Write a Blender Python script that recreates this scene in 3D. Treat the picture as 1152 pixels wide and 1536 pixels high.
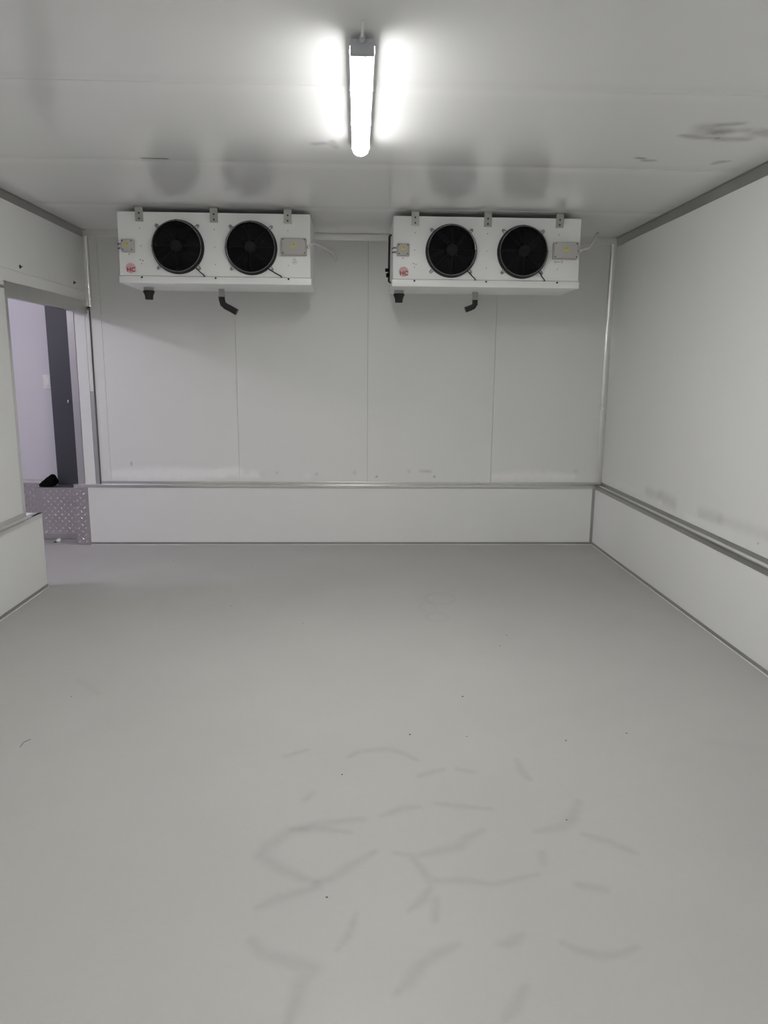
import bpy, bmesh, math, random
import numpy as np
from mathutils import Vector, Matrix

for o in list(bpy.data.objects): bpy.data.objects.remove(o)
scn = bpy.context.scene
C = scn.collection
random.seed(4); rng = np.random.default_rng(4)

# ---------------------------------------------------------------- camera
cd = bpy.data.cameras.new('camera'); cam = bpy.data.objects.new('camera', cd); C.objects.link(cam)
cd.sensor_fit = 'VERTICAL'; cd.sensor_height = 36.0; cd.lens = 25.805
cd.clip_start = 0.02
M = Matrix(((0.99931, -0.001383, -0.037126, 0.0),
            (-0.036184, 0.190417, -0.981036, 0.0),
            (0.008426, 0.981702, 0.190236, 1.5),
            (0, 0, 0, 1)))
cam.matrix_world = M
scn.camera = cam

# ---------------------------------------------------------------- world, light, exposure
w = bpy.data.worlds.new('world'); scn.world = w; w.use_nodes = True
w.node_tree.nodes['Background'].inputs[0].default_value = (0.5, 0.52, 0.55, 1)
w.node_tree.nodes['Background'].inputs[1].default_value = 0.02
scn.view_settings.view_transform = 'Standard'; scn.view_settings.look = 'None'
scn.view_settings.gamma = 1.0; scn.view_settings.use_curve_mapping = False
scn.view_settings.exposure = 0.0
LAMP = 130.0            # emission of the tube light's diffuser
HALL = 46.0            # watts of the lamp in the hall beyond the opening
ld = bpy.data.lights.new('hall_lamp', 'POINT'); ld.energy = HALL; ld.color = (0.95, 0.90, 1.0); ld.shadow_soft_size = 0.05
lo = bpy.data.objects.new('hall_lamp', ld); C.objects.link(lo); lo.location = (-3.75, 4.62, 2.40)

# ---------------------------------------------------------------- materials
def new_mat(name):
    m = bpy.data.materials.new(name); m.use_nodes = True
    return m, m.node_tree.nodes, m.node_tree.links, m.node_tree.nodes['Principled BSDF']

def plain(name, col, rough=0.5, metal=0.0, spec=0.5, noise=0.0, nscale=20.0, coat=0.0):
    m, n, l, b = new_mat(name)
    b.inputs['Roughness'].default_value = rough; b.inputs['Metallic'].default_value = metal
    b.inputs['Specular IOR Level'].default_value = spec
    b.inputs['Coat Weight'].default_value = coat
    tc = n.new('ShaderNodeTexCoord'); nz = n.new('ShaderNodeTexNoise')
    nz.inputs['Scale'].default_value = nscale; nz.inputs['Detail'].default_value = 3
    l.new(tc.outputs['Object'], nz.inputs['Vector'])
    mx = n.new('ShaderNodeMix'); mx.data_type = 'RGBA'
    mx.inputs[6].default_value = tuple(c * (1 - noise) for c in col) + (1,)
    mx.inputs[7].default_value = tuple(min(1, c * (1 + noise)) for c in col) + (1,)
    l.new(nz.outputs['Fac'], mx.inputs[0]); l.new(mx.outputs[2], b.inputs['Base Color'])
    return m

def stained(name, col, dark, light, rough=0.4, spec=0.5, noise=0.03, nscale=1.2, fine=0.02, bump=0.0, bscale=60.0, speck=False, rvar=0.10):
    """Base colour with broad and fine mottling plus the 'stain' attribute (dark < 0 < light)."""
    m, n, l, b = new_mat(name)
    b.inputs['Specular IOR Level'].default_value = spec
    geo = n.new('ShaderNodeNewGeometry')
    def nz(scale, det=4):
        t = n.new('ShaderNodeTexNoise'); t.inputs['Scale'].default_value = scale; t.inputs['Detail'].default_value = det
        l.new(geo.outputs['Position'], t.inputs['Vector']); return t.outputs['Fac']
    def math_(op, a, bb, clamp=False):
        t = n.new('ShaderNodeMath'); t.operation = op; t.use_clamp = clamp
        for i, v in enumerate((a, bb)):
            if isinstance(v, (int, float)): t.inputs[i].default_value = v
            else: l.new(v, t.inputs[i])
        return t.outputs[0]
    def mix(f, a, bb):
        t = n.new('ShaderNodeMix'); t.data_type = 'RGBA'
        l.new(f, t.inputs[0])
        for i, v in ((6, a), (7, bb)):
            if isinstance(v, tuple): t.inputs[i].default_value = v + (1,)
            else: l.new(v, t.inputs[i])
        return t.outputs[2]
    c0 = tuple(x * (1 - noise) for x in col); c1 = tuple(min(1, x * (1 + noise)) for x in col)
    base = mix(nz(nscale, 3), c0, c1)
    f2 = math_('MULTIPLY', nz(bscale, 5), fine)
    base = mix(f2, base, tuple(x * 0.5 for x in col))
    at = n.new('ShaderNodeAttribute'); at.attribute_name = 'stain'
    st = at.outputs['Fac']
    brk = math_('MULTIPLY_ADD', nz(28.0, 5), 1.3); brk.node.inputs[2].default_value = 0.35
    d = math_('MULTIPLY', math_('MULTIPLY', st, -1.0), brk, True)
    li = math_('MULTIPLY', st, brk, True)
    base = mix(d, base, dark); base = mix(li, base, light)
    if speck:
        v = n.new('ShaderNodeTexVoronoi'); v.inputs['Scale'].default_value = 3.2
        l.new(geo.outputs['Position'], v.inputs['Vector'])
        s = math_('LESS_THAN', v.outputs['Distance'], 0.011)
        s = math_('MULTIPLY', s, 0.30)
        base = mix(s, base, tuple(x * 0.25 for x in col))
    l.new(base, b.inputs['Base Color'])
    r = math_('MULTIPLY_ADD', nz(3.0, 2), rvar); r.node.inputs[2].default_value = rough - rvar / 2
    r = math_('ADD', r, math_('MULTIPLY', math_('ABSOLUTE', st, 0.0), 0.2 if rvar else 0.0), True)
    l.new(r, b.inputs['Roughness'])
    if bump:
        bp = n.new('ShaderNodeBump'); bp.inputs['Strength'].default_value = bump; bp.inputs['Distance'].default_value = 0.002
        l.new(nz(bscale * 2, 3), bp.inputs['Height']); l.new(bp.outputs[0], b.inputs['Normal'])
    return m

def brushed(name, col, rough, metal=1.0):
    m, n, l, b = new_mat(name)
    b.inputs['Metallic'].default_value = metal
    tc = n.new('ShaderNodeNewGeometry'); nz = n.new('ShaderNodeTexNoise'); nz.inputs['Scale'].default_value = 14; nz.inputs['Detail'].default_value = 4
    l.new(tc.outputs['Position'], nz.inputs['Vector'])
    rp = n.new('ShaderNodeMapRange'); rp.inputs[3].default_value = rough - 0.015; rp.inputs[4].default_value = rough + 0.02
    l.new(nz.outputs['Fac'], rp.inputs[0]); l.new(rp.outputs[0], b.inputs['Roughness'])
    mx = n.new('ShaderNodeMix'); mx.data_type = 'RGBA'
    mx.inputs[6].default_value = tuple(c * 0.93 for c in col) + (1,); mx.inputs[7].default_value = tuple(min(1, c * 1.06) for c in col) + (1,)
    l.new(nz.outputs['Fac'], mx.inputs[0]); l.new(mx.outputs[2], b.inputs['Base Color'])
    return m

WALL = stained('panel_white', (0.865, 0.87, 0.855), (0.36, 0.35, 0.33), (0.985, 0.985, 0.98), rough=0.38, noise=0.02)
CEIL = stained('ceiling_white', (0.87, 0.875, 0.88), (0.20, 0.20, 0.21), (0.92, 0.92, 0.9), rough=0.14, noise=0.02, nscale=0.9, fine=0.0, rvar=0.0)
FLOOR = stained('resin_floor', (0.485, 0.478, 0.46), (0.24, 0.237, 0.228), (0.66, 0.65, 0.62), rough=0.5, spec=0.4, noise=0.06, nscale=1.6, fine=0.10, bump=0.08, bscale=45, speck=True)
HALLW = stained('hall_wall_paint', (0.72, 0.705, 0.75), (0.4, 0.4, 0.42), (0.9, 0.9, 0.9), rough=0.5)
ALU = brushed('aluminium', (0.74, 0.74, 0.72), 0.28)
ALUD = brushed('aluminium_dark', (0.46, 0.46, 0.45), 0.42)  # darker copy of the aluminium; dark reflections on the angles are in its colour
GALV = brushed('galvanised', (0.48, 0.48, 0.46), 0.42)
TREAD = brushed('tread_plate_metal', (0.58, 0.55, 0.56), 0.42)
TBUMP = brushed('tread_bump_metal', (0.80, 0.78, 0.78), 0.26)
COREM = plain('panel_core', (0.22, 0.22, 0.21), 0.8)
CAULK = plain('white_sealant', (0.85, 0.85, 0.82), 0.45, noise=0.04)
CABW = plain('cabinet_white', (0.93, 0.94, 0.935), 0.38, noise=0.015, nscale=3)
BLACK = plain('black_enamel', (0.004, 0.005, 0.006), 0.35, spec=0.3, noise=0.2)
BLACKM = plain('black_matt', (0.003, 0.0035, 0.004), 0.6, spec=0.15, noise=0.3)
INNER = plain('dark_interior', (0.004, 0.004, 0.005), 0.9)
RUBBER = plain('black_hose', (0.012, 0.012, 0.013), 0.55, noise=0.3, nscale=40)
HOSEG = plain('worn_hose_end', (0.05, 0.05, 0.052), 0.6, noise=0.3, nscale=40)
BOXG = plain('junction_plastic', (0.52, 0.50, 0.48), 0.5, noise=0.03)
YEL = plain('sticker_yellow', (0.72, 0.66, 0.10), 0.5, noise=0.05)
PINK = plain('sticker_pink', (0.80, 0.49, 0.51), 0.5, noise=0.06)
RED = plain('print_red', (0.30, 0.02, 0.035), 0.5)
INK = plain('marker_ink', (0.05, 0.05, 0.055), 0.6)
SCREW = plain('dark_screw', (0.05, 0.05, 0.05), 0.45, metal=0.6)
PVC = plain('grey_pipe', (0.45, 0.47, 0.46), 0.4, noise=0.05)
CABLE = plain('white_cable', (0.90, 0.90, 0.88), 0.45)
PILLAR = plain('dark_grey_paint', (0.072, 0.073, 0.086), 0.55, noise=0.06, nscale=2)
LBODY = plain('lamp_housing_grey', (0.60, 0.62, 0.66), 0.45, noise=0.02)
RUBBLE = plain('plaster_lump', (0.75, 0.74, 0.70), 0.8, noise=0.1)
CHROME = plain('bright_catch', (0.8, 0.8, 0.8), 0.2, metal=1.0)
CLOTH = plain('black_cloth', (0.0035, 0.0035, 0.004), 0.95, spec=0.1)
RIM = plain('guard_rim_highlight', (0.20, 0.205, 0.21), 0.3, metal=0.5)  # lighter than the black guard: the rim's highlight is put into the colour
GRIT = plain('grit', (0.08, 0.075, 0.07), 0.8, noise=0.3)

DIFF, n_, l_, b_ = new_mat('lamp_diffuser')
b_.inputs['Base Color'].default_value = (0.9, 0.9, 0.9, 1)
b_.inputs['Emission Color'].default_value = (1.0, 0.99, 0.965, 1)
# the strip of diodes faces down: the sides of the diffuser are dimmer than its underside
g_ = n_.new('ShaderNodeNewGeometry'); sx_ = n_.new('ShaderNodeSeparateXYZ'); l_.new(g_.outputs['Normal'], sx_.inputs[0])
mr_ = n_.new('ShaderNodeMapRange'); mr_.inputs[1].default_value = 0.0; mr_.inputs[2].default_value = -1.0
mr_.inputs[3].default_value = 0.0; mr_.inputs[4].default_value = 1.0
pw_ = n_.new('ShaderNodeMath'); pw_.operation = 'POWER'; pw_.inputs[1].default_value = 1.4
ml_ = n_.new('ShaderNodeMath'); ml_.operation = 'MULTIPLY_ADD'; ml_.inputs[1].default_value = LAMP * 0.93; ml_.inputs[2].default_value = LAMP * 0.07
l_.new(sx_.outputs['Z'], mr_.inputs[0]); l_.new(mr_.outputs[0], pw_.inputs[0]); l_.new(pw_.outputs[0], ml_.inputs[0]); l_.new(ml_.outputs[0], b_.inputs['Emission Strength'])

# ---------------------------------------------------------------- mesh helpers
class MB:
    def __init__(s): s.bm = bmesh.new()
    def box(s, lo, hi, bev=0.0, seg=2):
        t = bmesh.new(); bmesh.ops.create_cube(t, size=1)
        for v in t.verts:
            v.co = Vector([lo[i] + (v.co[i] + .5) * (hi[i] - lo[i]) for i in range(3)])
        if bev: bmesh.ops.bevel(t, geom=t.edges[:], offset=bev, segments=seg, profile=0.6, affect='EDGES')
        return s._join(t)
    def _join(s, t):
        me = bpy.data.meshes.new('t'); t.to_mesh(me); t.free(); s.bm.from_mesh(me); bpy.data.meshes.remove(me); return s
    def quad(s, *pts):
        s.bm.faces.new([s.bm.verts.new(p) for p in pts]); return s
    def prism(s, poly, a, b):            # poly: list of 3d points; extruded by vector b-a
        d = Vector(b) - Vector(a)
        v0 = [s.bm.verts.new(Vector(p)) for p in poly]; v1 = [s.bm.verts.new(Vector(p) + d) for p in poly]
        n = len(poly)
        s.bm.faces.new(v0[::-1]); s.bm.faces.new(v1)
        for i in range(n): s.bm.faces.new((v0[i], v0[(i + 1) % n], v1[(i + 1) % n], v1[i]))
        return s
    def tube(s, pts, r, seg=10, caps=True, closed=False):
        pts = [Vector(p) for p in pts]; n = len(pts)
        rr = r if isinstance(r, (list, tuple)) else [r] * n
        rings = []; up = None
        for i in range(n):
            if closed: t = pts[(i + 1) % n] - pts[i - 1]
            else: t = pts[min(i + 1, n - 1)] - pts[max(i - 1, 0)]
            t.normalize()
            if up is None:
                up = t.orthogonal().normalized()
            else:
                up = (up - t * up.dot(t)).normalized()
            sd = t.cross(up)
            rings.append([s.bm.verts.new(pts[i] + rr[i] * (math.cos(a) * up + math.sin(a) * sd)) for a in [2 * math.pi * k / seg for k in range(seg)]])
        m = n if closed else n - 1
        for i in range(m):
            A, B = rings[i], rings[(i + 1) % n]
            for k in range(seg): s.bm.faces.new((A[k], A[(k + 1) % seg], B[(k + 1) % seg], B[k]))
        if caps and not closed:
            s.bm.faces.new(rings[0][::-1]); s.bm.faces.new(rings[-1])
        return s
    def ring(s, r, y, wire, seg=56, side=6):   # circle round the y axis
        return s.tube([(r * math.cos(2 * math.pi * k / seg), y, r * math.sin(2 * math.pi * k / seg)) for k in range(seg)], wire, side, closed=True)
    def lathe(s, prof, axis='y', seg=40, c=(0, 0, 0)):     # prof: list of (radius, height)
        rings = []
        for r, h in prof:
            row = []
            for k in range(seg):
                a = 2 * math.pi * k / seg
                p = (r * math.cos(a), h, r * math.sin(a)) if axis == 'y' else (r * math.cos(a), r * math.sin(a), h)
                row.append(s.bm.verts.new(Vector(p) + Vector(c)))
            rings.append(row)
        for A, B in zip(rings, rings[1:]):
            for k in range(seg): s.bm.faces.new((A[k], A[(k + 1) % seg], B[(k + 1) % seg], B[k]))
        s.bm.faces.new(rings[0][::-1]); s.bm.faces.new(rings[-1])
        return s
    def build(s, name, mat, parent=None, smooth=None):
        bmesh.ops.recalc_face_normals(s.bm, faces=s.bm.faces[:])
        me = bpy.data.meshes.new(name); s.bm.to_mesh(me); s.bm.free()
        return link(name, me, mat, parent, smooth)

def link(name, me, mat, parent=None, smooth=None):
    if not me.materials: me.materials.append(mat)
    if smooth:
        me.polygons.foreach_set('use_smooth', [True] * len(me.polygons))
        me.set_sharp_from_angle(angle=math.radians(smooth))
    o = bpy.data.objects.new(name, me); C.objects.link(o)
    if parent: o.parent = parent
    return o

def tag(o, label, cat=None, group=None, kind=None):
    if label: o['label'] = label
    if cat: o['category'] = cat
    if group: o['group'] = group
    if kind: o['kind'] = kind
    return o

def thing(name, label, cat, loc=(0, 0, 0), group=None):
    o = bpy.data.objects.new(name, None); C.objects.link(o); o.location = loc; o.empty_display_size = 0.1
    return tag(o, label, cat, group)

def box(name, lo, hi, mat, parent=None, bev=0.0):
    return MB().box(lo, hi, bev).build(name, mat, parent, 40 if bev else None)

def lines(a, b, coarse, dense=()):
    xs = set([a, b]); n = max(1, int(round((b - a) / coarse)))
    for i in range(n + 1): xs.add(a + (b - a) * i / n)
    for lo, hi, st in dense:
        lo, hi = max(lo, a), min(hi, b)
        if hi <= lo: continue
        k = max(1, int(round((hi - lo) / st)))
        for i in range(k + 1): xs.add(lo + (hi - lo) * i / k)
    xs = sorted(xs); out = [xs[0]]
    for x in xs[1:]:
        if x - out[-1] > 0.0015: out.append(x)
    out[-1] = b
    return np.array(out)

def stain_field(P, strokes):
    """P: n x 2; strokes: (points, half width, amount)."""
    f = np.zeros(len(P))
    for pts, wd, amp in strokes:
        pts = np.array(pts, float)
        if len(pts) == 1: pts = np.vstack([pts, pts + 1e-4])
        best = np.full(len(P), 9.0); ns = len(pts) - 1; par = np.zeros(len(P))
        for q, (a, b) in enumerate(zip(pts[:-1], pts[1:])):
            d = b - a; t = np.clip(((P - a) @ d) / max(1e-9, d @ d), 0, 1)
            e = np.linalg.norm(P - (a + t[:, None] * d), axis=1); c = e < best
            par = np.where(c, (q + t) / ns, par); best = np.minimum(best, e)
        wd = wd * (0.6 + 0.55 * np.sin(par * math.pi * 0.9 + 0.25)) if wd < 0.1 and ns > 1 else wd
        k = np.clip(1 - best / (wd * 1.6), 0, 1); k = k * k * (3 - 2 * k)
        f += amp * k
    return np.clip(f, -1, 1)

def slab(name, axis, pos, thick, us, vs, mat, parent=None, strokes=(), bulge=None):
    """A panel whose show face is a grid. axis 'x','y','z' with sign of the face normal in `thick` (face at pos, body behind)."""
    U, V = np.meshgrid(us, vs, indexing='ij'); P = np.stack([U.ravel(), V.ravel()], 1); n = len(P)
    off = bulge(P) if bulge else np.zeros(n)
    i = 'xyz'.index(axis); j, k = [q for q in range(3) if q != i]
    co = np.zeros((n + 4, 3)); co[:n, i] = pos + off; co[:n, j] = P[:, 0]; co[:n, k] = P[:, 1]
    cor = [(us[0], vs[0]), (us[-1], vs[0]), (us[-1], vs[-1]), (us[0], vs[-1])]
    for q, (a, b) in enumerate(cor): co[n + q, i] = pos + thick; co[n + q, j] = a; co[n + q, k] = b
    nu, nv = len(us), len(vs)
    idx = np.arange(n).reshape(nu, nv)
    F = np.stack([idx[:-1, :-1], idx[1:, :-1], idx[1:, 1:], idx[:-1, 1:]], -1).reshape(-1, 4).tolist()
    F.append([n, n + 3, n + 2, n + 1])
    F.append(list(idx[:, 0][::-1]) + [n, n + 1]); F.append(list(idx[:, -1]) + [n + 2, n + 3])
    F.append(list(idx[0, :]) + [n + 3, n]); F.append(list(idx[-1, :][::-1]) + [n + 1, n + 2])
    me = bpy.data.meshes.new(name); me.from_pydata(co.tolist(), [], [[int(q) for q in f] for f in F])
    bm = bmesh.new(); bm.from_mesh(me); bmesh.ops.recalc_face_normals(bm, faces=bm.faces[:]); bm.to_mesh(me); bm.free()
    a = me.attributes.new('stain', 'FLOAT', 'POINT')
    val = np.zeros(n + 4); val[:n] = stain_field(P, strokes) if len(strokes) else 0
    a.data.foreach_set('value', val.astype(np.float32))
    o = link(name, me, mat, parent, 30 if bulge else None)
    return o

def text_obj(name, s, size, mat, parent, loc, depth=0.0008):
    cu = bpy.data.curves.new(name, 'FONT'); cu.body = s; cu.size = size; cu.extrude = depth; cu.align_x = 'CENTER'; cu.align_y = 'CENTER'
    cu.offset = size * 0.02
    t = bpy.data.objects.new('tmp', cu); C.objects.link(t)
    me = bpy.data.meshes.new_from_object(t.evaluated_get(bpy.context.evaluated_depsgraph_get()))
    bpy.data.objects.remove(t)
    me.materials.clear()
    o = link(name, me, mat, parent); o.location = loc; o.rotation_euler = (math.pi / 2, 0, 0)
    return o

# ---------------------------------------------------------------- dimensions (metres)
ZC = 2.576; ZL = 0.526
XR, XU = 2.073, 2.130           # right: kerb face, wall face
YL, YU = 6.237, 6.262           # back: kerb face, wall face
XLU, XLL = -2.194, -2.142       # left: wall face, kerb face
YE, YJ = 4.984, 4.860           # end of left kerb, end of left wall
Y0 = -3.00
XO = -2.355                     # outer face of the left wall
ZO = 1.955                      # soffit of the opening

# ---------------------------------------------------------------- floor
FS = [([(0.02,2.25),(-0.12,2.23),(-0.22,2.19),(-0.28,2.12),(-0.30,2.07),(-0.25,2.02),(-0.18,1.97),(-0.12,1.94)],0.018),
([(-0.12,1.94),(-0.07,1.96),(-0.01,2.02),(0.06,2.08)],0.014),
([(-0.21,2.20),(-0.12,2.20),(-0.02,2.18)],0.013),([(-0.11,1.92),(-0.22,1.88),(-0.28,1.84)],0.014),
([(-0.28,1.72),(-0.24,1.67),(-0.18,1.65),(-0.11,1.62),(-0.14,1.57),(-0.15,1.50),(-0.16,1.46)],0.016),
([(0.0,1.81),(-0.02,1.73),(-0.05,1.68)],0.009),([(0.27,1.69),(0.21,1.66),(0.16,1.62),(0.13,1.57),(0.10,1.54)],0.014),
([(0.22,1.91),(0.19,1.86),(0.15,1.82)],0.011),([(0.23,1.86),(0.22,1.78)],0.010),
([(0.09,2.27),(0.16,2.31),(0.22,2.32)],0.013),([(0.28,2.34),(0.36,2.32),(0.47,2.30)],0.011),
([(0.20,2.06),(0.28,2.08),(0.33,2.10),(0.36,2.14),(0.42,2.18)],0.015),
([(0.12,2.07),(0.17,2.06),(0.21,1.97),(0.22,1.94),(0.31,1.94),(0.41,1.92),(0.55,1.96)],0.011),
([(-0.03,2.66),(0.01,2.70),(0.12,2.72),(0.18,2.69),(0.24,2.63)],0.013),
([(0.24,2.52),(0.33,2.56)],0.012),([(0.39,2.56),(0.44,2.54)],0.012),([(0.63,2.63),(0.63,2.54),(0.65,2.48)],0.012),
([(0.79,2.34),(0.74,2.24),(0.69,2.19),(0.60,2.17)],0.016),([(0.75,2.15),(0.82,2.11),(0.89,2.05)],0.013),
([(0.66,1.91),(0.73,1.89)],0.013),([(0.55,1.69),(0.59,1.66),(0.64,1.64),(0.70,1.65),(0.75,1.67)],0.011),
([(0.45,1.72),(0.41,1.69),(0.38,1.69)],0.012),([(0.42,1.55),(0.38,1.49),(0.35,1.46)],0.012),
([(-0.16,2.41),(-0.18,2.37)],0.012),([(-0.28,2.67),(-0.20,2.72)],0.011),([(0.59,2.06),(0.58,2.01)],0.011)]
FS = [(p, wd * 1.45, -0.215) for p, wd in FS]
ring_ = lambda cx, cy, rx, ry: [(cx + rx * math.cos(t), cy + ry * math.sin(t)) for t in [2 * math.pi * k / 14 for k in range(15)]]
FS += [(ring_(0.56, 4.70, 0.10, 0.12), 0.012, -0.16), (ring_(0.50, 4.32, 0.07, 0.08), 0.010, -0.14), (ring_(0.46, 4.52, 0.05, 0.10), 0.010, -0.10),
       ([(1.45, 2.75), (1.8, 2.62)], 0.05, -0.06), ([(-1.0, 3.1), (-0.6, 3.4)], 0.15, -0.03), ([(-1.36, 3.42), (-1.2, 3.25)], 0.02, -0.15)]
fl = slab('floor', 'z', 0.0, -0.1,
          lines(-2.40, 2.30, 0.16, [(-0.42, 1.0, 0.0085), (-1.45, -1.1, 0.02), (1.3, 1.9, 0.03)]),
          lines(Y0 - 0.1, 6.42, 0.16, [(1.36, 2.82, 0.0085), (4.15, 4.95, 0.012), (3.1, 3.5, 0.02)]), FLOOR, None, FS)
tag(fl, 'pale grey resin floor of the cold room with curved scuff marks', None, None, 'structure')

# ---------------------------------------------------------------- ceiling: panels running across the room
ceil = box('ceiling', (-2.45, Y0 - 0.1, ZC + 0.045), (2.35, 6.45, ZC + 0.10), COREM)
tag(ceil, 'glossy white panelled ceiling of the cold room', None, None, 'structure')
CS = [([(1.50,3.612),(1.581,3.637),(1.678,3.641)],0.020,-0.55),([(1.551,3.486),(1.60,3.53),(1.66,3.57)],0.055,-0.45),([(1.60,3.454),(1.686,3.432)],0.018,-0.5),
      ([(1.64,3.552),(1.75,3.519)],0.026,-0.5),([(1.70,3.657),(1.82,3.651)],0.026,-0.6),([(1.84,3.543),(1.93,3.549)],0.045,-0.6),
      ([(1.435,3.988),(1.469,3.997)],0.012,-0.8),([(1.49,4.032),(1.53,4.03)],0.016,-0.55),([(1.87,4.069),(1.886,4.03),(1.925,4.015)],0.018,-0.55),
      ([(-1.121,4.166),(-0.998,4.170)],0.009,-1.0),([(-0.204,3.858),(-0.164,3.845)],0.02,-0.4),([(-0.12,3.80),(-0.117,3.874),(-0.102,3.917)],0.016,-0.35),
      ([(2.03,5.148),(2.12,5.143)],0.025,0.5)]
CS = [(p, wd * 1.4, a * (0.85 if a < 0 else 1)) for p, wd, a in CS]
seams = [Y0, -2.40, -1.30, -0.20, 0.90, 2.00, 3.11, 4.215, 5.32, 6.262]
dens = {6: ([(1.40, 1.98, 0.012), (1.84, 1.97, 0.01), (-1.16, -0.95, 0.006), (-0.25, -0.06, 0.01)], [(3.38, 3.72, 0.012), (3.78, 4.10, 0.008), (4.14, 4.21, 0.003)]),
        7: ([(1.98, 2.128, 0.01)], [(5.08, 5.20, 0.01)])}
for i, (a, b) in enumerate(zip(seams, seams[1:])):
    dx, dy = dens.get(i, ([], []))
    def bulge(P, a=a, b=b, i=i):
        e = np.minimum(np.abs(P[:, 1] - a), np.abs(P[:, 1] - b))
        wob = 0.75 + 0.25 * np.sin(P[:, 0] * 2.1 + i)
        k = np.exp(-(e / 0.055) ** 2) * 0.0028 * wob
        k[(e < 0.0005)] += 0.0015
        return k + 0.0007 * np.sin(P[:, 0] * 3.1 + 2 * i) * np.sin((P[:, 1] - a) * 5.0)
    slab('panel', 'z', ZC, 0.045, lines(XLU - 0.02, XU + 0.02, 0.08, dx), lines(a + 0.0012, b - 0.0012, 0.05, dy + [(a, a + 0.16, 0.012), (b - 0.16, b, 0.012)]), CEIL, ceil, CS, bulge)

# ---------------------------------------------------------------- back wall
wb = MB().box((XO, YU + 0.035, ZL - 0.02), (2.35, YU + 0.16, ZC + 0.05)).box((-2.395, YL + 0.012, 0), (2.35, YU + 0.16, ZL - 0.004)).build('wall_back', COREM)
tag(wb, 'white panelled back wall of the cold room above a low kerb', None, None, 'structure')
BS = [([(-2.06,0.61),(-1.6,0.615),(-1.15,0.62)],0.050,1.1),([(-1.15,0.625),(-1.02,0.64)],0.045,1.0),([(-0.99,0.61),(-0.86,0.612)],0.04,0.7),
      ([(1.20,0.60),(1.5,0.61),(1.88,0.60)],0.042,0.8),([(-0.42,0.60)],0.03,0.45),
      ([(-0.969,0.626),(-0.929,0.622)],0.014,-0.4),([(-0.85,0.63),(-0.82,0.612)],0.014,-0.35),([(-0.685,0.627)],0.012,-0.3),([(-0.344,0.617)],0.012,-0.35),
      ([(-0.018,0.63)],0.02,-0.25),([(0.171,0.596)],0.010,-0.8),([(0.45,0.643)],0.015,-0.3),([(0.55,0.645),(0.64,0.643)],0.014,-0.3),([(0.67,0.598)],0.010,-0.8),
      ([(1.62,0.647)],0.010,-0.6),([(1.9,0.65)],0.02,-0.2),([(-1.911,0.71),(-1.911,0.69)],0.007,-0.9),([(-1.55,0.63),(-1.50,0.60)],0.02,-0.2)]
bx = [-2.172, -2.085, -1.002, 0.091, 1.158, XU + 0.02]
for a, b in zip(bx, bx[1:]):
    slab('panel', 'y', YU, 0.034, lines(a + 0.0010, b - 0.0010, 0.25, [(a, b, 0.011)]), lines(ZL - 0.01, ZC + 0.04, 0.25, [(0.53, 0.74, 0.008)]), WALL, wb, BS)
# kerb panel and the tread plate wrapping its free end
slab('kerb_panel', 'y', YL, 0.05, lines(-2.281, XR + 0.03, 0.5), lines(0.0, ZL - 0.003, 0.3), WALL, wb)

def tread(name, x0, x1, y, z0, z1, parent, wrap=0.0):
    o = MB().box((x0, y, z0), (x1, y + 0.004 + wrap, z1)).build(name, TREAD, parent)
    m = MB(); px, pz = 0.0565, 0.0595
    nx = int((x1 - x0) / (px / 2)) + 1; nz = int((z1 - z0) / (pz / 2)) + 1
    for i in range(nx):
        for k in range(nz):
            if (i + k) % 2: continue
            cx = x0 + 0.022 + i * px / 2; cz = z0 + 0.022 + k * pz / 2
            if cx > x1 - 0.012 or cz > z1 - 0.014: continue
            s = 1 if i % 2 == 0 else -1
            L, wd, h = (0.022, 0.0075, 0.0048) if s > 0 else (0.017, 0.006, 0.003)
            d = Vector((s * 0.707, 0, 0.707)); p = Vector((-0.707 * s, 0, 0.707)); c = Vector((cx, y, cz)); up = Vector((0, -h, 0))
            a, b2, e, f = c + d * L, c + p * wd, c - d * L, c - p * wd
            t1, t2 = c + d * L * .45 + up, c - d * L * .45 + up
            vs = [m.bm.verts.new(q) for q in (a, b2, e, f, t1, t2)]
            for q in ((0, 1, 4), (1, 5, 4), (1, 2, 5), (2, 3, 5), (3, 4, 5), (3, 0, 4)): m.bm.faces.new([vs[r] for r in q])
    bmp = m.build('tread_bumps', TBUMP, o); bmp['kind'] = 'stuff'
    return o
tr = tread('tread_plate', -2.396, -2.2815, YL - 0.003, 0.004, ZL - 0.003, wb, 0.012)
tr['label'] = 'diamond tread plate strip'

# ---------------------------------------------------------------- right wall
wr = MB().box((XU + 0.035, Y0 - 0.1, 0), (XU + 0.16, YU + 0.1, ZC + 0.05)).box((XR + 0.03, Y0, 0), (XU + 0.1, YL + 0.02, ZL - 0.004)).build('wall_right', COREM)
tag(wr, 'white right wall of the cold room with grey smears above its kerb', None, None, 'structure')
RS = [([(5.9,0.60),(5.4,0.615)],0.03,0.25),([(5.25,0.64),(5.02,0.642)],0.040,-0.22),([(4.99,0.642),(4.78,0.632)],0.05,-0.28),([(4.4,0.64),(4.15,0.655)],0.042,-0.24),
      ([(4.15,0.655),(3.6,0.675),(3.3,0.68)],0.036,-0.15),([(5.0,0.60)],0.03,0.3),([(3.72,0.612)],0.006,-0.9),([(4.6,0.585),(4.0,0.59)],0.025,0.25)]
slab('panel', 'x', XU, 0.034, lines(3.05, YU + 0.02, 0.4, [(3.2, 6.0, 0.012), (3.70, 3.74, 0.004)]), lines(ZL - 0.01, ZC + 0.04, 0.3, [(0.54, 0.76, 0.010), (0.60, 0.625, 0.004)]), WALL, wr, RS)
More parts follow.
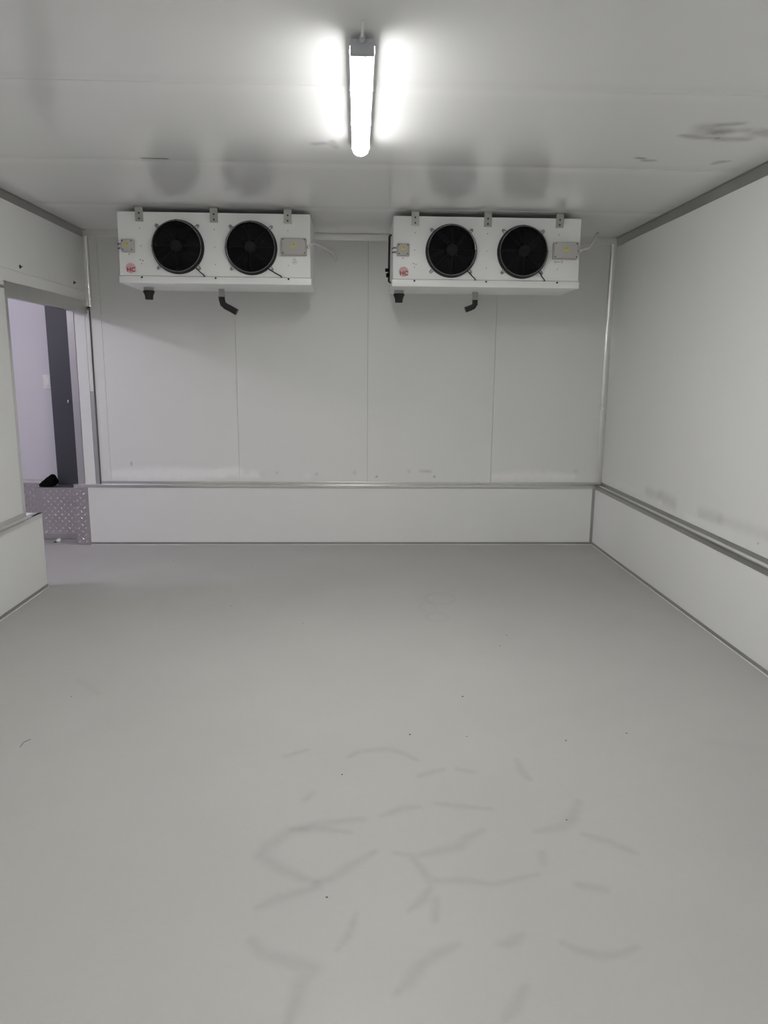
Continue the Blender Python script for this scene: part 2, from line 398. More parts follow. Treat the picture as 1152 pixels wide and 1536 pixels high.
for a, b in ((Y0, -1.36), (-1.3575, -0.26), (-0.2575, 0.84), (0.8425, 1.945), (1.9475, 3.0475)):
    slab('panel', 'x', XU, 0.034, lines(a, b, 0.4), lines(ZL - 0.01, ZC + 0.04, 0.4), WALL, wr)
for a, b in ((Y0, 0.60), (0.6045, 3.413), (3.4175, YL + 0.02)):
    slab('kerb_panel', 'x', XR, 0.03, lines(a, b, 0.4), lines(0.0, ZL - 0.003, 0.3), WALL, wr)

# ---------------------------------------------------------------- left wall, opening and its frame
wl = MB().box((XO, Y0 - 0.1, 0), (XLU - 0.035, YJ - 0.004, ZC + 0.05)).box((XO, YJ - 0.004, ZO + 0.003), (XLU - 0.035, YU + 0.1, ZC + 0.05)) \
    .box((XO + 0.02, Y0, 0), (XLL - 0.03, YE - 0.006, ZL - 0.004)).build('wall_left', COREM)
tag(wl, 'white left wall of the cold room with an open doorway at its far end', None, None, 'structure')
for a, b in ((Y0, -1.64), (-1.6375, -0.54), (-0.5375, 0.56), (0.5625, 1.66), (1.6625, 2.76), (2.7625, YJ)):
    slab('panel', 'x', XLU, -0.034, lines(a, b, 0.4), lines(ZL - 0.01, 1.985, 0.4), WALL, wl)
slab('panel', 'x', XLU, -0.034, lines(Y0, YU, 0.4), lines(2.104, ZC + 0.04, 0.3), WALL, wl, [([(5.3,2.11),(6.2,2.11)],0.01,-0.15)])
slab('panel', 'x', XLU, -0.034, lines(Y0, YU, 0.4), lines(1.989, 2.1025, 0.1), WALL, wl)
slab('kerb_panel', 'x', XLL, -0.03, lines(Y0, YE, 0.4), lines(0.0, ZL - 0.003, 0.3), WALL, wl)
box('kerb_end', (XO, YE - 0.006, 0.0), (XLL - 0.001, YE, ZL - 0.003), ALU, wl)
box('jamb_liner', (XO, YJ - 0.004, ZL), (XLU - 0.002, YJ, ZO), ALU, wl)
box('soffit_liner', (XO, YJ, ZO - 0.003), (XLU - 0.002, YU - 0.02, ZO + 0.003), ALU, wl)
for y, z in ((5.08, 2.139), (6.011, 2.143)):
    m = MB().lathe([(0.013, 0), (0.013, 0.002), (0.006, 0.006)], 'z', 12)
    o = m.build('screw', SCREW, wl, 40); o.location = (XLU, y, z); o.rotation_euler = (0, math.pi / 2, 0)
    o2 = MB().lathe([(0.003, 0.004), (0.003, 0.016)], 'z', 8).build('screw_tip', SCREW, o)
# far jamb of the opening: aluminium edge, white panel end, worn strip, dark joint
jm = box('wall_jamb', (XO, 6.252, ZL), (-2.174, YU + 0.036, ZO + 0.02), COREM)
tag(jm, 'far jamb of the doorway, white panel end with aluminium edge', None, None, 'structure')
box('edge_strip', (XO - 0.002, 6.242, ZL), (-2.302, 6.254, ZO), ALU, jm)
box('panel_end', (-2.300, 6.246, ZL), (-2.212, 6.254, ZO), WALL, jm)
box('worn_strip', (-2.210, 6.249, ZL), (-2.181, 6.254, 1.30), ALU, jm)
box('worn_strip', (-2.210, 6.247, 1.302), (-2.180, 6.254, ZO), WALL, jm)

# wall behind the camera
wf = box('wall_front', (-2.36, Y0 - 0.1, 0), (2.3, Y0, ZC + 0.05), COREM)
tag(wf, 'white wall at the entrance end of the cold room', None, None, 'structure')
for i in range(4):
    a = -2.19 + i * 1.08
    slab('panel', 'y', Y0 + 0.012, -0.011, lines(a, a + 1.0775, 0.5), lines(0.0, ZC, 0.5), WALL, wf)

# ---------------------------------------------------------------- aluminium trims
tn = [0]
def corner_trim(poly, z0, z1, label):
    tn[0] += 1
    return tag(MB().prism([(x, y, z0) for x, y in poly], (0, 0, z0), (0, 0, z1)).build('trim_%d' % tn[0], ALU, None, 50), label, None, None, 'structure')
def trim(boxes, label, mat=ALU, bev=0.0):
    tn[0] += 1
    m = MB()
    for lo, hi in boxes: m.box(lo, hi, bev)
    return tag(m.build('trim_%d' % tn[0], mat, None, 50 if bev else None), label, None, None, 'structure')
t = 0.0022
trim([((XU - t, Y0, ZC - 0.068), (XU, YU, ZC - 0.001)), ((XU - 0.012, Y0, ZC - 0.003), (XU, YU, ZC - 0.0005))], 'aluminium angle where the right wall meets the ceiling', ALUD)
trim([((XLU, Y0, ZC - 0.056), (XLU + t, YU, ZC - 0.001)), ((XLU, Y0, ZC - 0.003), (XLU + 0.012, YU, ZC - 0.0005))], 'aluminium angle where the left wall meets the ceiling', ALUD)
trim([((XLU, YU - t, ZC - 0.050), (XU, YU, ZC - 0.001))], 'aluminium angle where the back wall meets the ceiling')
corner_trim([(XU, YU), (XU - 0.050, YU)] + [(XU - 0.050 * math.cos(a), YU - 0.016 * math.sin(a)) for a in np.linspace(0.15, 1.5, 9)] + [(XU, YU - 0.016)], ZL + 0.026, ZC - 0.05, 'vertical aluminium strip in the right back corner')
corner_trim([(XLU, YU), (XLU + 0.043, YU)] + [(XLU + 0.043 * math.cos(a), YU - 0.016 * math.sin(a)) for a in np.linspace(0.15, 1.5, 9)] + [(XLU, YU - 0.016)], 1.985, ZC - 0.05, 'vertical aluminium strip above the doorway in the left back corner')
trim([((-2.396, YL - 0.005, ZL - 0.028), (XR, YU - 0.001, ZL)), ((-2.17, YU - 0.006, ZL - 0.004), (XU, YU + 0.002, ZL + 0.026))], 'aluminium edging along the top of the back kerb', ALU, 0.0045)
trim([((XR - t, Y0, ZL - 0.032), (XR, YL - t, ZL)), ((XR - t, Y0, ZL - 0.002), (XR + 0.02, YL, ZL))], 'aluminium edging on the right kerb', ALUD)
trim([((XU - t, Y0, ZL), (XU, YU - t, ZL + 0.028))], 'aluminium angle at the foot of the right wall above the kerb', ALUD)
trim([((XR + 0.018, Y0, ZL - 0.004), (XU, YL, ZL - 0.0012))], 'white top of the right kerb between two metal strips', WALL)
trim([((XLL, Y0, ZL - 0.032), (XLL + t, YE, ZL)), ((XLL - 0.02, Y0, ZL - 0.002), (XLL + t, YE, ZL)), ((XLU, YJ, ZL - 0.002), (XLL, YE, ZL))], 'aluminium edging on the left kerb', ALU)
trim([((XLU, Y0, ZL), (XLU + t, YJ, ZL + 0.030))], 'aluminium angle at the foot of the left wall above the kerb', ALU)
trim([((XO, Y0, ZL - 0.004), (XLL - 0.018, YE, ZL - 0.0012))], 'white top of the left kerb', WALL)
trim([((XLU, YJ - 0.036, ZL + 0.03), (XLU + t, YJ, ZO - 0.027))], 'upright aluminium edge at the near side of the doorway', ALU)
trim([((XLU - 0.004, YJ - 0.036, ZO - 0.027), (XLU + t + 0.001, 6.25, ZO + 0.072)), ((XLU - 0.02, YJ, ZO - 0.027), (XLU + t, 6.25, ZO - 0.024))], 'wide aluminium strip along the lintel of the doorway', ALU)
trim([((XLU, Y0, 1.978), (XLU + t, YJ - 0.036, 1.996))], 'narrow aluminium strip along the left wall at lintel height', ALUD)
trim([((-2.28, YL - 0.004, 0.004), (XR, YL, 0.024))], 'metal skirting at the foot of the back kerb', ALUD)
trim([((XR - 0.004, Y0, 0.004), (XR, YL, 0.025))], 'metal skirting at the foot of the right kerb', ALUD)
trim([((XLL, Y0, 0.004), (XLL + 0.004, YE, 0.025))], 'metal skirting at the foot of the left kerb', ALUD)
trim([((XR - 0.024, YL - t, 0.024), (XR, YL, ZL - 0.028))], 'vertical metal strip in the right corner of the back kerb', ALUD)
trim([((-2.28, YL - 0.010, 0.0), (XR, YL, 0.0045))], 'white sealant bead along the back skirting', CAULK)
trim([((XR - 0.010, Y0, 0.0), (XR, YL, 0.0045))], 'white sealant bead along the right skirting', CAULK)
trim([((XLL, Y0, 0.0), (XLL + 0.010, YE + 0.004, 0.0045))], 'white sealant bead along the left skirting', CAULK)

# ---------------------------------------------------------------- the hall beyond the doorway
hf = slab('floor', 'z', -0.0005, -0.1, lines(-5.0, -2.40, 0.3), lines(2.2, 6.9, 0.3), FLOOR)
tag(hf, 'grey floor of the hall beyond the doorway', None, None, 'structure')
hc = box('ceiling', (-5.0, 2.2, 2.62), (XO - 0.001, 6.95, 2.7), HALLW); tag(hc, 'white ceiling of the hall beyond the doorway', None, None, 'structure')
hb = box('wall_hall_back', (-5.0, 6.74, 0), (-2.30, 6.9, 2.66), HALLW); tag(hb, 'pale lavender wall of the hall seen through the doorway', None, None, 'structure')
hl = box('wall_hall_left', (-5.1, 2.2, 0), (-5.0, 6.9, 2.66), HALLW); tag(hl, 'pale far side wall of the hall', None, None, 'structure')
hn = box('wall_hall_front', (-5.1, 2.1, 0), (XO, 2.2, 2.66), HALLW); tag(hn, 'pale near end wall of the hall', None, None, 'structure')
he = box('wall_hall_right', (-2.395, YU + 0.16, ZL + 0.0), (-2.30, 6.74, 2.66), HALLW); tag(he, 'short return of the hall wall beside the dark pillar', None, None, 'structure')
# far kerb of the hall
hk = tag(box('wall_hall_kerb', (-5.0, 6.684, 0), (-2.80, 6.74, 0.468), COREM), 'tread plate kerb at the foot of the hall wall', None, None, 'structure')
tread('tread_plate', -3.6, -2.80, 6.680, 0.0, 0.468, hk)
box('kerb_capping', (-5.0, 6.679, 0.468), (-2.80, 6.741, 0.471), ALU, hk); box('wall_flange', (-5.0, 6.736, 0.471), (-2.72, 6.74, 0.497), ALU, hk)
# plinth clad in tread plate
pl = thing('plinth', 'low plinth clad in dull diamond tread plate beyond the doorway', 'plinth', (0, 0, 0))
box('core', (-2.800, 6.432, 0.055), (-2.40, 6.70, 0.464), COREM, pl)
box('recessed_base', (-2.79, 6.436, 0.0), (-2.40, 6.69, 0.056), ALUD, pl)
tread('tread_plate', -2.748, -2.40, 6.424, 0.055, 0.464, pl, 0.003)
box('end_strip', (-2.800, 6.426, 0.055), (-2.750, 6.432, 0.464), TREAD, pl)
box('top_plate', (-2.803, 6.421, 0.464), (-2.40, 6.70, 0.468), ALUD, pl)
# dark pillar on it
pi_ = thing('pillar', 'dark grey pillar with a small shiny catch seen through the doorway', 'pillar', (-2.5, 6.66, 0.468))
box('shaft', (-0.173, -0.06, 0.0), (0.20, 0.078, 2.14), PILLAR, pi_, 0.004)
MB().box((-0.032, -0.078, 0.722), (-0.016, -0.06, 0.75), 0.004).build('catch', CHROME, pi_, 40)
# switch plate on hall wall
sw = thing('switch_plate', 'white switch plate on the lavender hall wall beside the dark pillar', 'switch', (-2.745, 6.74, 1.37))
box('cover', (-0.042, -0.012, -0.062), (0.042, 0.0, 0.062), CAULK, sw, 0.004); box('rocker', (-0.018, -0.016, -0.03), (0.018, -0.011, 0.03), CABW, sw, 0.002)
# threshold strip
th = box('threshold_strip', (-2.95, 6.245, 0.0), (-2.40, 6.418, 0.005), ALU); tag(th, 'light metal threshold strip on the floor in front of the plated plinth', 'threshold')

def lump(name, verts_xyz, mat, parent=None, sub=2, jitter=0.0):
    m = MB()
    for v in verts_xyz: m.bm.verts.new(v)
    r = bmesh.ops.convex_hull(m.bm, input=m.bm.verts[:])
    bmesh.ops.delete(m.bm, geom=list({g for g in r.get('geom_unused', []) + r.get('geom_interior', []) if isinstance(g, bmesh.types.BMVert)}), context='VERTS')
    for _ in range(sub):
        bmesh.ops.subdivide_edges(m.bm, edges=m.bm.edges[:], cuts=1, use_grid_fill=True)
        bmesh.ops.smooth_vert(m.bm, verts=m.bm.verts[:], factor=0.35, use_axis_x=True, use_axis_y=True, use_axis_z=True)
    if jitter:
        zmin = min(v.co.z for v in m.bm.verts)
        for v in m.bm.verts:
            if v.co.z > zmin + 0.004: v.co += Vector([random.uniform(-jitter, jitter) for _ in range(3)])
    return m.build(name, mat, parent, 50)
# crumpled black cloth on the plinth's left end
bag = lump('black_cloth', [(-2.80,6.45,0.468),(-2.805,6.56,0.468),(-2.655,6.44,0.468),(-2.65,6.57,0.468),(-2.79,6.46,0.484),(-2.72,6.47,0.535),(-2.672,6.48,0.592),(-2.655,6.51,0.596),(-2.64,6.45,0.51),(-2.635,6.55,0.50),(-2.74,6.56,0.51)], CLOTH, None, 3, 0.003)
tag(bag, 'crumpled black cloth lying on the plated plinth', 'cloth')
rub = thing('rubble_lump', 'small white lump of plaster on the threshold by the plated plinth', 'rubble', (-2.60, 6.33, 0.005))
lump('lump', [(-0.02,-0.02,0),(0.03,-0.02,0),(0.035,0.02,0),(-0.02,0.025,0),(-0.015,-0.01,0.028),(0.025,-0.012,0.034),(0.02,0.015,0.03)], RUBBLE, rub, 2, 0.002)
lump('dark_chip', [(-0.03,-0.035,0),(0.0,-0.035,0),(0.002,-0.018,0),(-0.03,-0.018,0),(-0.02,-0.03,0.012),(-0.005,-0.025,0.012)], INK, rub, 1)

# ---------------------------------------------------------------- tube light
def tube_light(loc, label):
    lamp = thing('tube_light', label, 'lamp', loc, 'ceiling tube lights')
    Lh, wd = 0.580, 0.042
    prof = [(-wd, -0.036), (-wd, -0.028), (-0.034, -0.016), (0.034, -0.016), (wd, -0.028), (wd, -0.036)]
    MB().prism([(x, -Lh, z) for x, z in prof], (0, -Lh, 0), (0, Lh, 0)).build('body', LBODY, lamp)
    dp = [(-0.039, -0.034)] + [(0.039 * math.cos(a) * (1.0 if abs(math.cos(a)) < .99 else 1), -0.038 - 0.036 * math.sin(a) ** 0.8) for a in [math.pi - math.pi * k / 14 for k in range(15)] if math.sin(a) >= -1e-9 for a in [max(1e-6, min(math.pi - 1e-6, a))]] + [(0.039, -0.034)]
    m = MB(); Ld = Lh - 0.0005
    secs = [(-Ld, 0.95), (-Ld + 0.012, 0.985), (-Ld + 0.03, 1.0), (Ld - 0.05, 1.0), (Ld - 0.03, 0.97), (Ld - 0.012, 0.86), (Ld, 0.62)]
    rings = [[m.bm.verts.new((x * sc, y, -0.034 + (z + 0.034) * sc)) for x, z in dp] for y, sc in secs]
    for A, B in zip(rings, rings[1:]):
        for k in range(len(dp) - 1): m.bm.faces.new((A[k], A[k + 1], B[k + 1], B[k]))
    m.bm.faces.new(rings[0]); m.bm.faces.new(rings[-1][::-1])
    m.build('diffuser', DIFF, lamp, 40)
    for sy in (-1, 1):
        y0 = sy * Lh
        e = MB().box((-0.039, min(y0, y0 + sy * 0.008), -0.070 if sy < 0 else -0.038), (0.039, max(y0, y0 + sy * 0.008), -0.018), 0.003).build('end_cap', LBODY, lamp, 40)
        for x in (-0.024, 0.0, 0.024):
            MB().box((x - 0.005, min(y0 + sy * 0.008, y0 + sy * 0.012), -0.034), (x + 0.005, max(y0 + sy * 0.008, y0 + sy * 0.012), -0.022), 0.001).build('rib', LBODY, e)
        MB().box((-0.018, sy * 0.42 - 0.012, -0.017), (0.018, sy * 0.42 + 0.012, 0.0)).build('ceiling_clip', GALV, lamp)
    MB().tube([(0, -Lh - 0.006, -0.022), (0, -Lh - 0.035, -0.022)], [0.011, 0.009], 12).build('cable_gland', LBODY, lamp, 40)
    MB().tube([(0, -Lh - 0.03, -0.022), (0, -Lh - 0.06, -0.020), (0, -Lh - 0.085, -0.010), (0.0, -Lh - 0.095, 0.0)], 0.0045, 8).build('cable', CABLE, lamp, 40)
    for y in (-0.545, -0.2, 0.2, 0.545):
        for sx in (-1, 1):
            MB().box((sx * wd - 0.003 if sx > 0 else -wd - 0.003, y - 0.008, -0.045), (sx * wd + 0.003, y + 0.008, -0.020), 0.001).build('latch', GALV, lamp)
    return lamp
tube_light((0.016, 3.228, ZC), 'lit weatherproof tube light fixed along the ceiling in front of the evaporators')
tube_light((0.016, 0.0, ZC), 'lit weatherproof tube light on the ceiling at the entrance end')

# ---------------------------------------------------------------- evaporator units
UW, UD, UH = 1.310, 0.50, 0.468
def shared(key, fn, _c={}):
    if key not in _c: _c[key] = fn()
    return _c[key]
def part(name, me_key, build, mat, parent, loc=(0, 0, 0), rot=(0, 0, 0), smooth=40):
    """share mesh data between alike parts"""
    def mk():
        mb = build(); bmesh.ops.recalc_face_normals(mb.bm, faces=mb.bm.faces[:])
        me = bpy.data.meshes.new(me_key); mb.bm.to_mesh(me); mb.bm.free(); me.materials.append(mat)
        if smooth:
            me.polygons.foreach_set('use_smooth', [True] * len(me.polygons)); me.set_sharp_from_angle(angle=math.radians(smooth))
        return me
    o = bpy.data.objects.new(name, shared(me_key, mk)); C.objects.link(o); o.parent = parent; o.location = loc; o.rotation_euler = rot
    return o

R_ = 0.1755
def guard_mesh():
    m = MB()
    nr = 15
    for k in range(nr):
        r = 0.040 + (R_ - 0.018 - 0.040) * k / (nr - 1)
        y = -0.064 + 0.020 * (r / R_) ** 3
        m.ring(r, y, 0.0019, 48, 5)
    m.ring(R_ + 0.001, -0.006, 0.0034, 56, 6)
    for k in range(8):
        a = k * math.pi / 4 + math.pi / 8 * 0
        c, s = math.cos(a), math.sin(a)
        m.tube([(r * c, -0.0665 + 0.020 * (r / R_) ** 3, r * s) for r in (0.03, 0.08, 0.12, 0.15, R_ - 0.010)] + [(R_ * c, -0.03, R_ * s), ((R_ + 0.002) * c, -0.003, (R_ + 0.002) * s)], 0.0022, 6)
    m.lathe([(0.038, -0.066), (0.040, -0.063), (0.036, -0.061)], 'y', 24)
    return m
def shroud_mesh():
    m = MB(); seg = 56
    prof = [(R_ + 0.0025, 0.0), (R_ + 0.0015, -0.012), (R_ - 0.006, -0.036), (R_ - 0.011, -0.040), (R_ - 0.016, -0.036), (R_ - 0.018, -0.001)]
    rings = [[m.bm.verts.new((r * math.cos(2 * math.pi * k / seg), y, r * math.sin(2 * math.pi * k / seg))) for k in range(seg)] for r, y in prof]
    for A, B in zip(rings, rings[1:]):
        for k in range(seg): m.bm.faces.new((A[k], A[(k + 1) % seg], B[(k + 1) % seg], B[k]))
    m.bm.faces.new(rings[-1])
    return m
def blade_mesh():
    m = MB(); rows = []
    for i, r in enumerate(np.linspace(0.045, R_ - 0.024, 6)):
        wa = 0.36 + 0.30 * i / 5; sk = 0.35 * i / 5; row = []
        for j in range(5):
            a = sk + (j / 4 - .5) * 2 * wa * (1 - 0.25 * (i == 5))
            row.append((r * math.cos(a), -0.014 - 0.016 * (j / 4), r * math.sin(a)))
        rows.append(row)
    for off in (0, 0.002):
        v = [[m.bm.verts.new((x, y + off, z)) for x, y, z in row] for row in rows]
        for A, B in zip(v, v[1:]):
            for k in range(4): m.bm.faces.new((A[k], A[k + 1], B[k + 1], B[k]))
    return m
def tab_mesh():       # wire eye of the guard lying on the face, pointing to +x
    pts = [(R_ - 0.002, -0.012, -0.009), (R_ + 0.018, -0.005, -0.009)] + [(R_ + 0.022 + 0.009 * math.cos(a), -0.004, 0.009 * math.sin(a)) for a in np.linspace(-1.4, 1.4, 7)] + [(R_ + 0.018, -0.005, 0.009), (R_ - 0.002, -0.012, 0.009)]
    return MB().tube(pts, 0.0032, 6).lathe([(0.0055, 0.0), (0.0055, -0.004), (0.003, -0.006)], 'y', 10, (R_ + 0.021, 0, 0))

def sticker_triangle(parent, loc, s):
    o = MB().prism([(0, 0, s * 0.95), (-s, 0, -s * 0.75), (s, 0, -s * 0.75)], (0, 0, 0), (0, -0.0012, 0)).build('warning_sticker', YEL, parent)
    o.location = loc; o['label'] = 'yellow triangular high voltage sticker'
    z = [(0.10, 0.62), (-0.16, 0.02), (0.04, 0.04), (-0.06, -0.50), (0.20, 0.14), (0.02, 0.14), (0.22, 0.60)]
    MB().prism([(x * s, -0.0012, zz * s) for x, zz in z], (0, 0, 0), (0, -0.0008, 0)).build('bolt_mark', INK, o)
    return o

def junction(parent, name, cx, cz, w_, h_, d, gland_side):
    o = MB().box((-w_ / 2, -d, -h_ / 2), (w_ / 2, 0, h_ / 2), 0.007, 3).build(name, BOXG, parent, 40); o.location = (cx, 0, cz)
    MB().box((-w_ / 2 + 0.004, -d - 0.006, -h_ / 2 + 0.004), (w_ / 2 - 0.004, -d + 0.002, h_ / 2 - 0.004), 0.005, 3).build('lid', BOXG, o, 40)
    for sx in (-1, 1):
        for sz in (-1, 1):
            s = part('lid_screw', 'lid_screw', lambda: MB().lathe([(0.0042, 0), (0.0042, -0.0022), (0.002, -0.003)], 'y', 10), SCREW, o, (sx * (w_ / 2 - 0.013), -d - 0.006, sz * (h_ / 2 - 0.013)))
    sticker_triangle(o, (0, -d - 0.0062, 0.008), 0.017 if w_ < 0.1 else 0.019)
    for dz in ((0.012, -0.016) if w_ < 0.1 else (0.0,)):
        MB().tube([(gland_side * (w_ / 2 - 0.003), -d * .5, dz), (gland_side * (w_ / 2 + 0.012), -d * .5, dz)], 0.009, 10).build('cable_gland', BOXG, o, 40)
        if w_ < 0.1:
            MB().tube([(gland_side * (w_ / 2 + 0.010), -d * .5, dz), (gland_side * (w_ / 2 + 0.024), -d * .4, dz), (gland_side * (w_ / 2 + 0.030), 0.02, dz)], 0.0035, 8).build('lead', RUBBER, o, 40)
    return o

def evaporator(x0, label, plug_x, hose, hose_r, cable_tilt):
    u = thing('evaporator', label, 'cooling unit', (x0, 5.35, 2.075), 'ceiling evaporators')
    h = part('housing', 'housing', lambda: MB().box((0, 0, 0.0500), (UW, UD, UH), 0.003).box((0.01, 0.012, 0.040), (UW - 0.01, UD - 0.01, 0.06)), CABW, u)
    tr_ = part('drain_tray', 'drain_tray', lambda: MB().box((-0.006, -0.010, 0.0), (UW + 0.006, UD, 0.0465), 0.003), CABW, u)
    for x in (0.150, 0.655, 1.158):
        part('screw', 'tray_screw', lambda: MB().lathe([(0.0065, 0), (0.0065, -0.003), (0.003, -0.0045)], 'y', 12), SCREW, tr_, (x, -0.010, 0.038))
        b = part('bracket', 'bracket', lambda: MB().box((-0.0265, -0.004, 0.405), (0.0265, 0.0, 0.4995)).box((-0.030, -0.030, 0.4955), (0.030, 0.03, 0.4998)).box((-0.0265, -0.0055, 0.405), (-0.0235, -0.003, 0.4995)).box((0.0235, -0.0055, 0.405), (0.0265, -0.003, 0.4995)), GALV, u, (x, 0, 0), smooth=None)
        for z in (0.423, 0.458):
            part('bolt', 'bracket_bolt', lambda: MB().lathe([(0.006, 0), (0.006, -0.003), (0.003, -0.004)], 'y', 8), SCREW, b, (0, -0.004, z))
    rv = MB()
    for x in (0.150, 0.655, 1.158):
        for z in (0.36, 0.245, 0.13): rv.lathe([(0.0028, 0), (0.0028, -0.0012), (0.0015, -0.002)], 'y', 8, (x, 0, z))
    for x, z in ((0.143, 0.155), (0.160, 0.150), (0.068, 0.19)): rv.lathe([(0.0034, 0), (0.0034, -0.0012), (0.0015, -0.002)], 'y', 8, (x, 0, z))
    r = rv.build('rivets', SCREW, u); r['kind'] = 'stuff'
    for q, fx in enumerate((0.404, 0.905)):
        c = (fx, 0.0, 0.241)
        part('fan_shroud', 'fan_shroud', shroud_mesh, BLACK, u, c)
        fan = part('fan', 'fan_hub', lambda: MB().lathe([(0.050, -0.006), (0.050, -0.034), (0.044, -0.040), (0.020, -0.042)], 'y', 28), BLACKM, u, c)
        for k in range(5):
            part('blade', 'fan_blade', blade_mesh, BLACKM, fan, (0, 0, 0), (0, k * 2 * math.pi / 5 + 0.3 * q, 0))
        g = part('fan_guard', 'fan_guard', guard_mesh, BLACK, u, c)
        part('rim_ring', 'rim_ring', lambda: MB().ring(R_ - 0.010, -0.045, 0.0036, 56, 6), RIM, g)
        for k in range(4):
            part('mounting_eye', 'mounting_eye', tab_mesh, ALUD, g, (0, 0, 0), (0, math.radians(45 + 90 * k), 0))
        d = cable_tilt[q]
        MB().tube([(0.112, -0.030, -0.132), (0.128, -0.026, -0.146), (0.145 + d * .5, -0.016, -0.162), (0.172 + d, -0.010, -0.184), (0.176 + d, -0.002, -0.196), (0.174 + d, 0.004, -0.197)], 0.0036, 8).lathe([(0.009, 0.0), (0.009, -0.004), (0.006, -0.006)], 'y', 12, (0.174 + d, 0, -0.197)).build('fan_cable', RUBBER, u, 40).location = c
    junction(u, 'motor_box', 0.068, 0.243, 0.086, 0.083, 0.034, -1)
    junction(u, 'supply_box', 1.200, 0.250, 0.172, 0.113, 0.048, 1)
    st = part('maker_sticker', 'maker_sticker', lambda: MB().lathe([(0.034, 0), (0.034, -0.0008)], 'y', 32), PINK, u, (0.074, 0, 0.099)); st['label'] = 'round pink sticker with HC letters'
    text_obj('lettering', 'HC', 0.041, RED, st, (0.003, -0.0012, -0.011))
    # fittings underneath
    pg = MB().lathe([(0.036, 0.004), (0.036, -0.028)], 'z', 24, (plug_x, 0.27, 0)).build('pipe_collar', PVC, u, 40)
    MB().lathe([(0.030, -0.020), (0.040, -0.024), (0.041, -0.034), (0.032, -0.052), (0.028, -0.072), (0.030, -0.080), (0.026, -0.086)], 'z', 20, (plug_x, 0.27, 0)).build('black_sleeve', RUBBER, pg, 40)
    dpn = MB().lathe([(0.022, 0.004), (0.022, -0.040), (0.025, -0.042), (0.025, -0.056)], 'z', 20, (0.632, 0.33, 0)).build('drain_stub', PVC, u, 40)
    MB().tube(hose, hose_r, 14).build('drain_hose', RUBBER, dpn, 50)
    MB().tube([hose[-1], Vector(hose[-1]) + (Vector(hose[-1]) - Vector(hose[-2])).normalized() * 0.004], hose_r * 1.02, 14).build('hose_end', HOSEG, dpn, 50)
    # refrigerant line on the left flank
    lp = MB().tube([(-0.002, 0.25, 0.385), (-0.016, 0.25, 0.375), (-0.018, 0.25, 0.2), (-0.018, 0.25, 0.06), (-0.002, 0.25, 0.05)], 0.008, 10).build('suction_line', RUBBER, u, 40)
    MB().box((-0.046, 0.238, 0.128), (-0.014, 0.262, 0.152), 0.006).lathe([(0.012, 0), (0.014, 0.02), (0.009, 0.03)], 'z', 12, (-0.026, 0.25, 0.09)).build('valve', BLACKM, lp, 40)
    return u

h1 = [(0.632, 0.33, -0.050), (0.633, 0.33, -0.075), (0.640, 0.33, -0.104), (0.660, 0.33, -0.122), (0.700, 0.33, -0.142), (0.738, 0.33, -0.163)]
h2 = [(0.632, 0.33, -0.040), (0.634, 0.33, -0.065), (0.634, 0.33, -0.085), (0.622, 0.33, -0.104), (0.600, 0.33, -0.114), (0.566, 0.33, -0.126)]
u1 = evaporator(-1.634, 'white two-fan ceiling evaporator on the left, nearest the doorway', 0.117, h1, 0.0235, (0.0, 0.03))
u2 = evaporator(0.251, 'white two-fan ceiling evaporator on the right, nearest the right wall', 0.058, h2, 0.0205, (0.0, -0.01))
# pen marks below the supply boxes
k = 0.010
MB().tube([(1.200 + x * k, -0.0004, 0.160 + z * k) for x, z in ((-.8, .5), (-.3, 1.1), (.5, .9), (.5, .1), (-.2, -.8), (-.8, -1.0), (-.5, -.5), (.2, -.7), (1.1, -1.0))], 0.0009, 5).build('pen_mark', INK, u1)
MB().tube([(1.200 + r * math.cos(a), -0.0004, 0.158 + r * math.sin(a)) for r in (0.017,) for a in np.linspace(0, 6.28, 18)], 0.0006, 5).build('pen_mark', INK, u1)
MB().tube([(1.135 + x * 0.01, -0.0004, 0.178 + z * 0.01) for x, z in ((.7, .5), (.1, .6), (-.1, 0), (.4, -.5), (1.0, -.2), (1.5, .3), (1.6, -.3), (2.1, .2), (2.4, -.2), (2.9, .3), (3.3, -.1), (3.8, .4), (4.1, .0))], 0.0010, 5).build('pen_mark', INK, u2)
MB().tube([(1.135 + x * 0.01, -0.0004, 0.178 + z * 0.01) for x, z in ((4.9, .5), (5.5, .7), (5.6, .2), (4.9, -.4), (5.9, -.3))], 0.0012, 5).build('pen_mark', INK, u2)

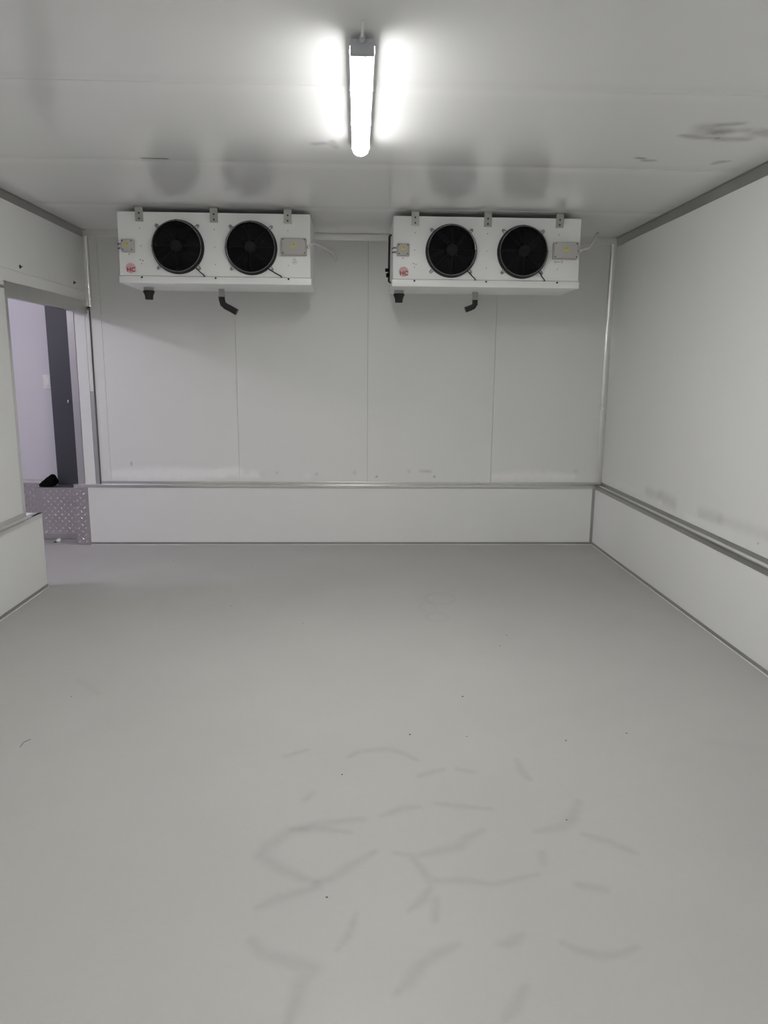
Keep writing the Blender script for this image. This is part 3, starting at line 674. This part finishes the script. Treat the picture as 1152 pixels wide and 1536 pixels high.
# ---------------------------------------------------------------- supply cables
def smooth_path(pts, n=6):
    P = [Vector(p) for p in pts]; P = [2 * P[0] - P[1]] + P + [2 * P[-1] - P[-2]]; out = []
    for i in range(1, len(P) - 2):
        for k in range(n):
            t_ = k / n; a, b, c, d = P[i - 1:i + 3]
            out.append(0.5 * ((2 * b) + (c - a) * t_ + (2 * a - 5 * b + 4 * c - d) * t_ ** 2 + (3 * b - a - 3 * c + d) * t_ ** 3))
    return out + [P[-2]]
c1 = MB().tube(smooth_path([(-0.338, 5.325, 2.325), (-0.312, 5.42, 2.362), (-0.292, 5.75, 2.408), (-0.240, 6.0, 2.420), (-0.192, 6.18, 2.414), (-0.174, 6.245, 2.388), (-0.172, 6.264, 2.362)]), 0.0105, 10).build('supply_cable', CABLE, None, 60)
c1.parent = u1; c1.matrix_parent_inverse = Matrix.Translation(-u1.location); c1['label'] = 'white cable running to the back wall'
c2 = MB().tube(smooth_path([(1.547, 5.325, 2.325), (1.590, 5.40, 2.345), (1.640, 5.56, 2.376), (1.705, 5.64, 2.396), (1.770, 5.76, 2.450), (1.850, 5.93, 2.530), (1.900, 6.05, 2.577)]), 0.0105, 10).build('supply_cable', CABLE, None, 60)
c2.parent = u2; c2.matrix_parent_inverse = Matrix.Translation(-u2.location); c2['label'] = 'white cable rising to the ceiling'

# ---------------------------------------------------------------- grit on the floor
g = MB()
for x, y in [(0.866, 2.772), (-0.054, 2.532), (-0.419, 5.076), (-1.448, 5.676), (-0.804, 5.493), (-0.809, 4.552), (-0.319, 4.206), (0.46, 2.814), (0.224, 2.835), (0.796, 3.833), (0.866, 3.998), (-1.321, 3.228), (-0.085, 1.877), (0.716, 2.23), (1.141, 2.828), (0.497, 3.195)]:
    s = random.uniform(0.0014, 0.0030)
    g.box((x - s * 1.4, y - s, 0.0), (x + s * 1.4, y + s, s * 0.8), s * 0.3, 1)
g.tube([(-1.349, 2.763, 0.001), (-1.352, 2.80, 0.001), (-1.335, 2.828, 0.001)], 0.0011, 5)
go = g.build('grit', GRIT); tag(go, 'scattered dark grit on the grey floor', 'grit', None, 'stuff')
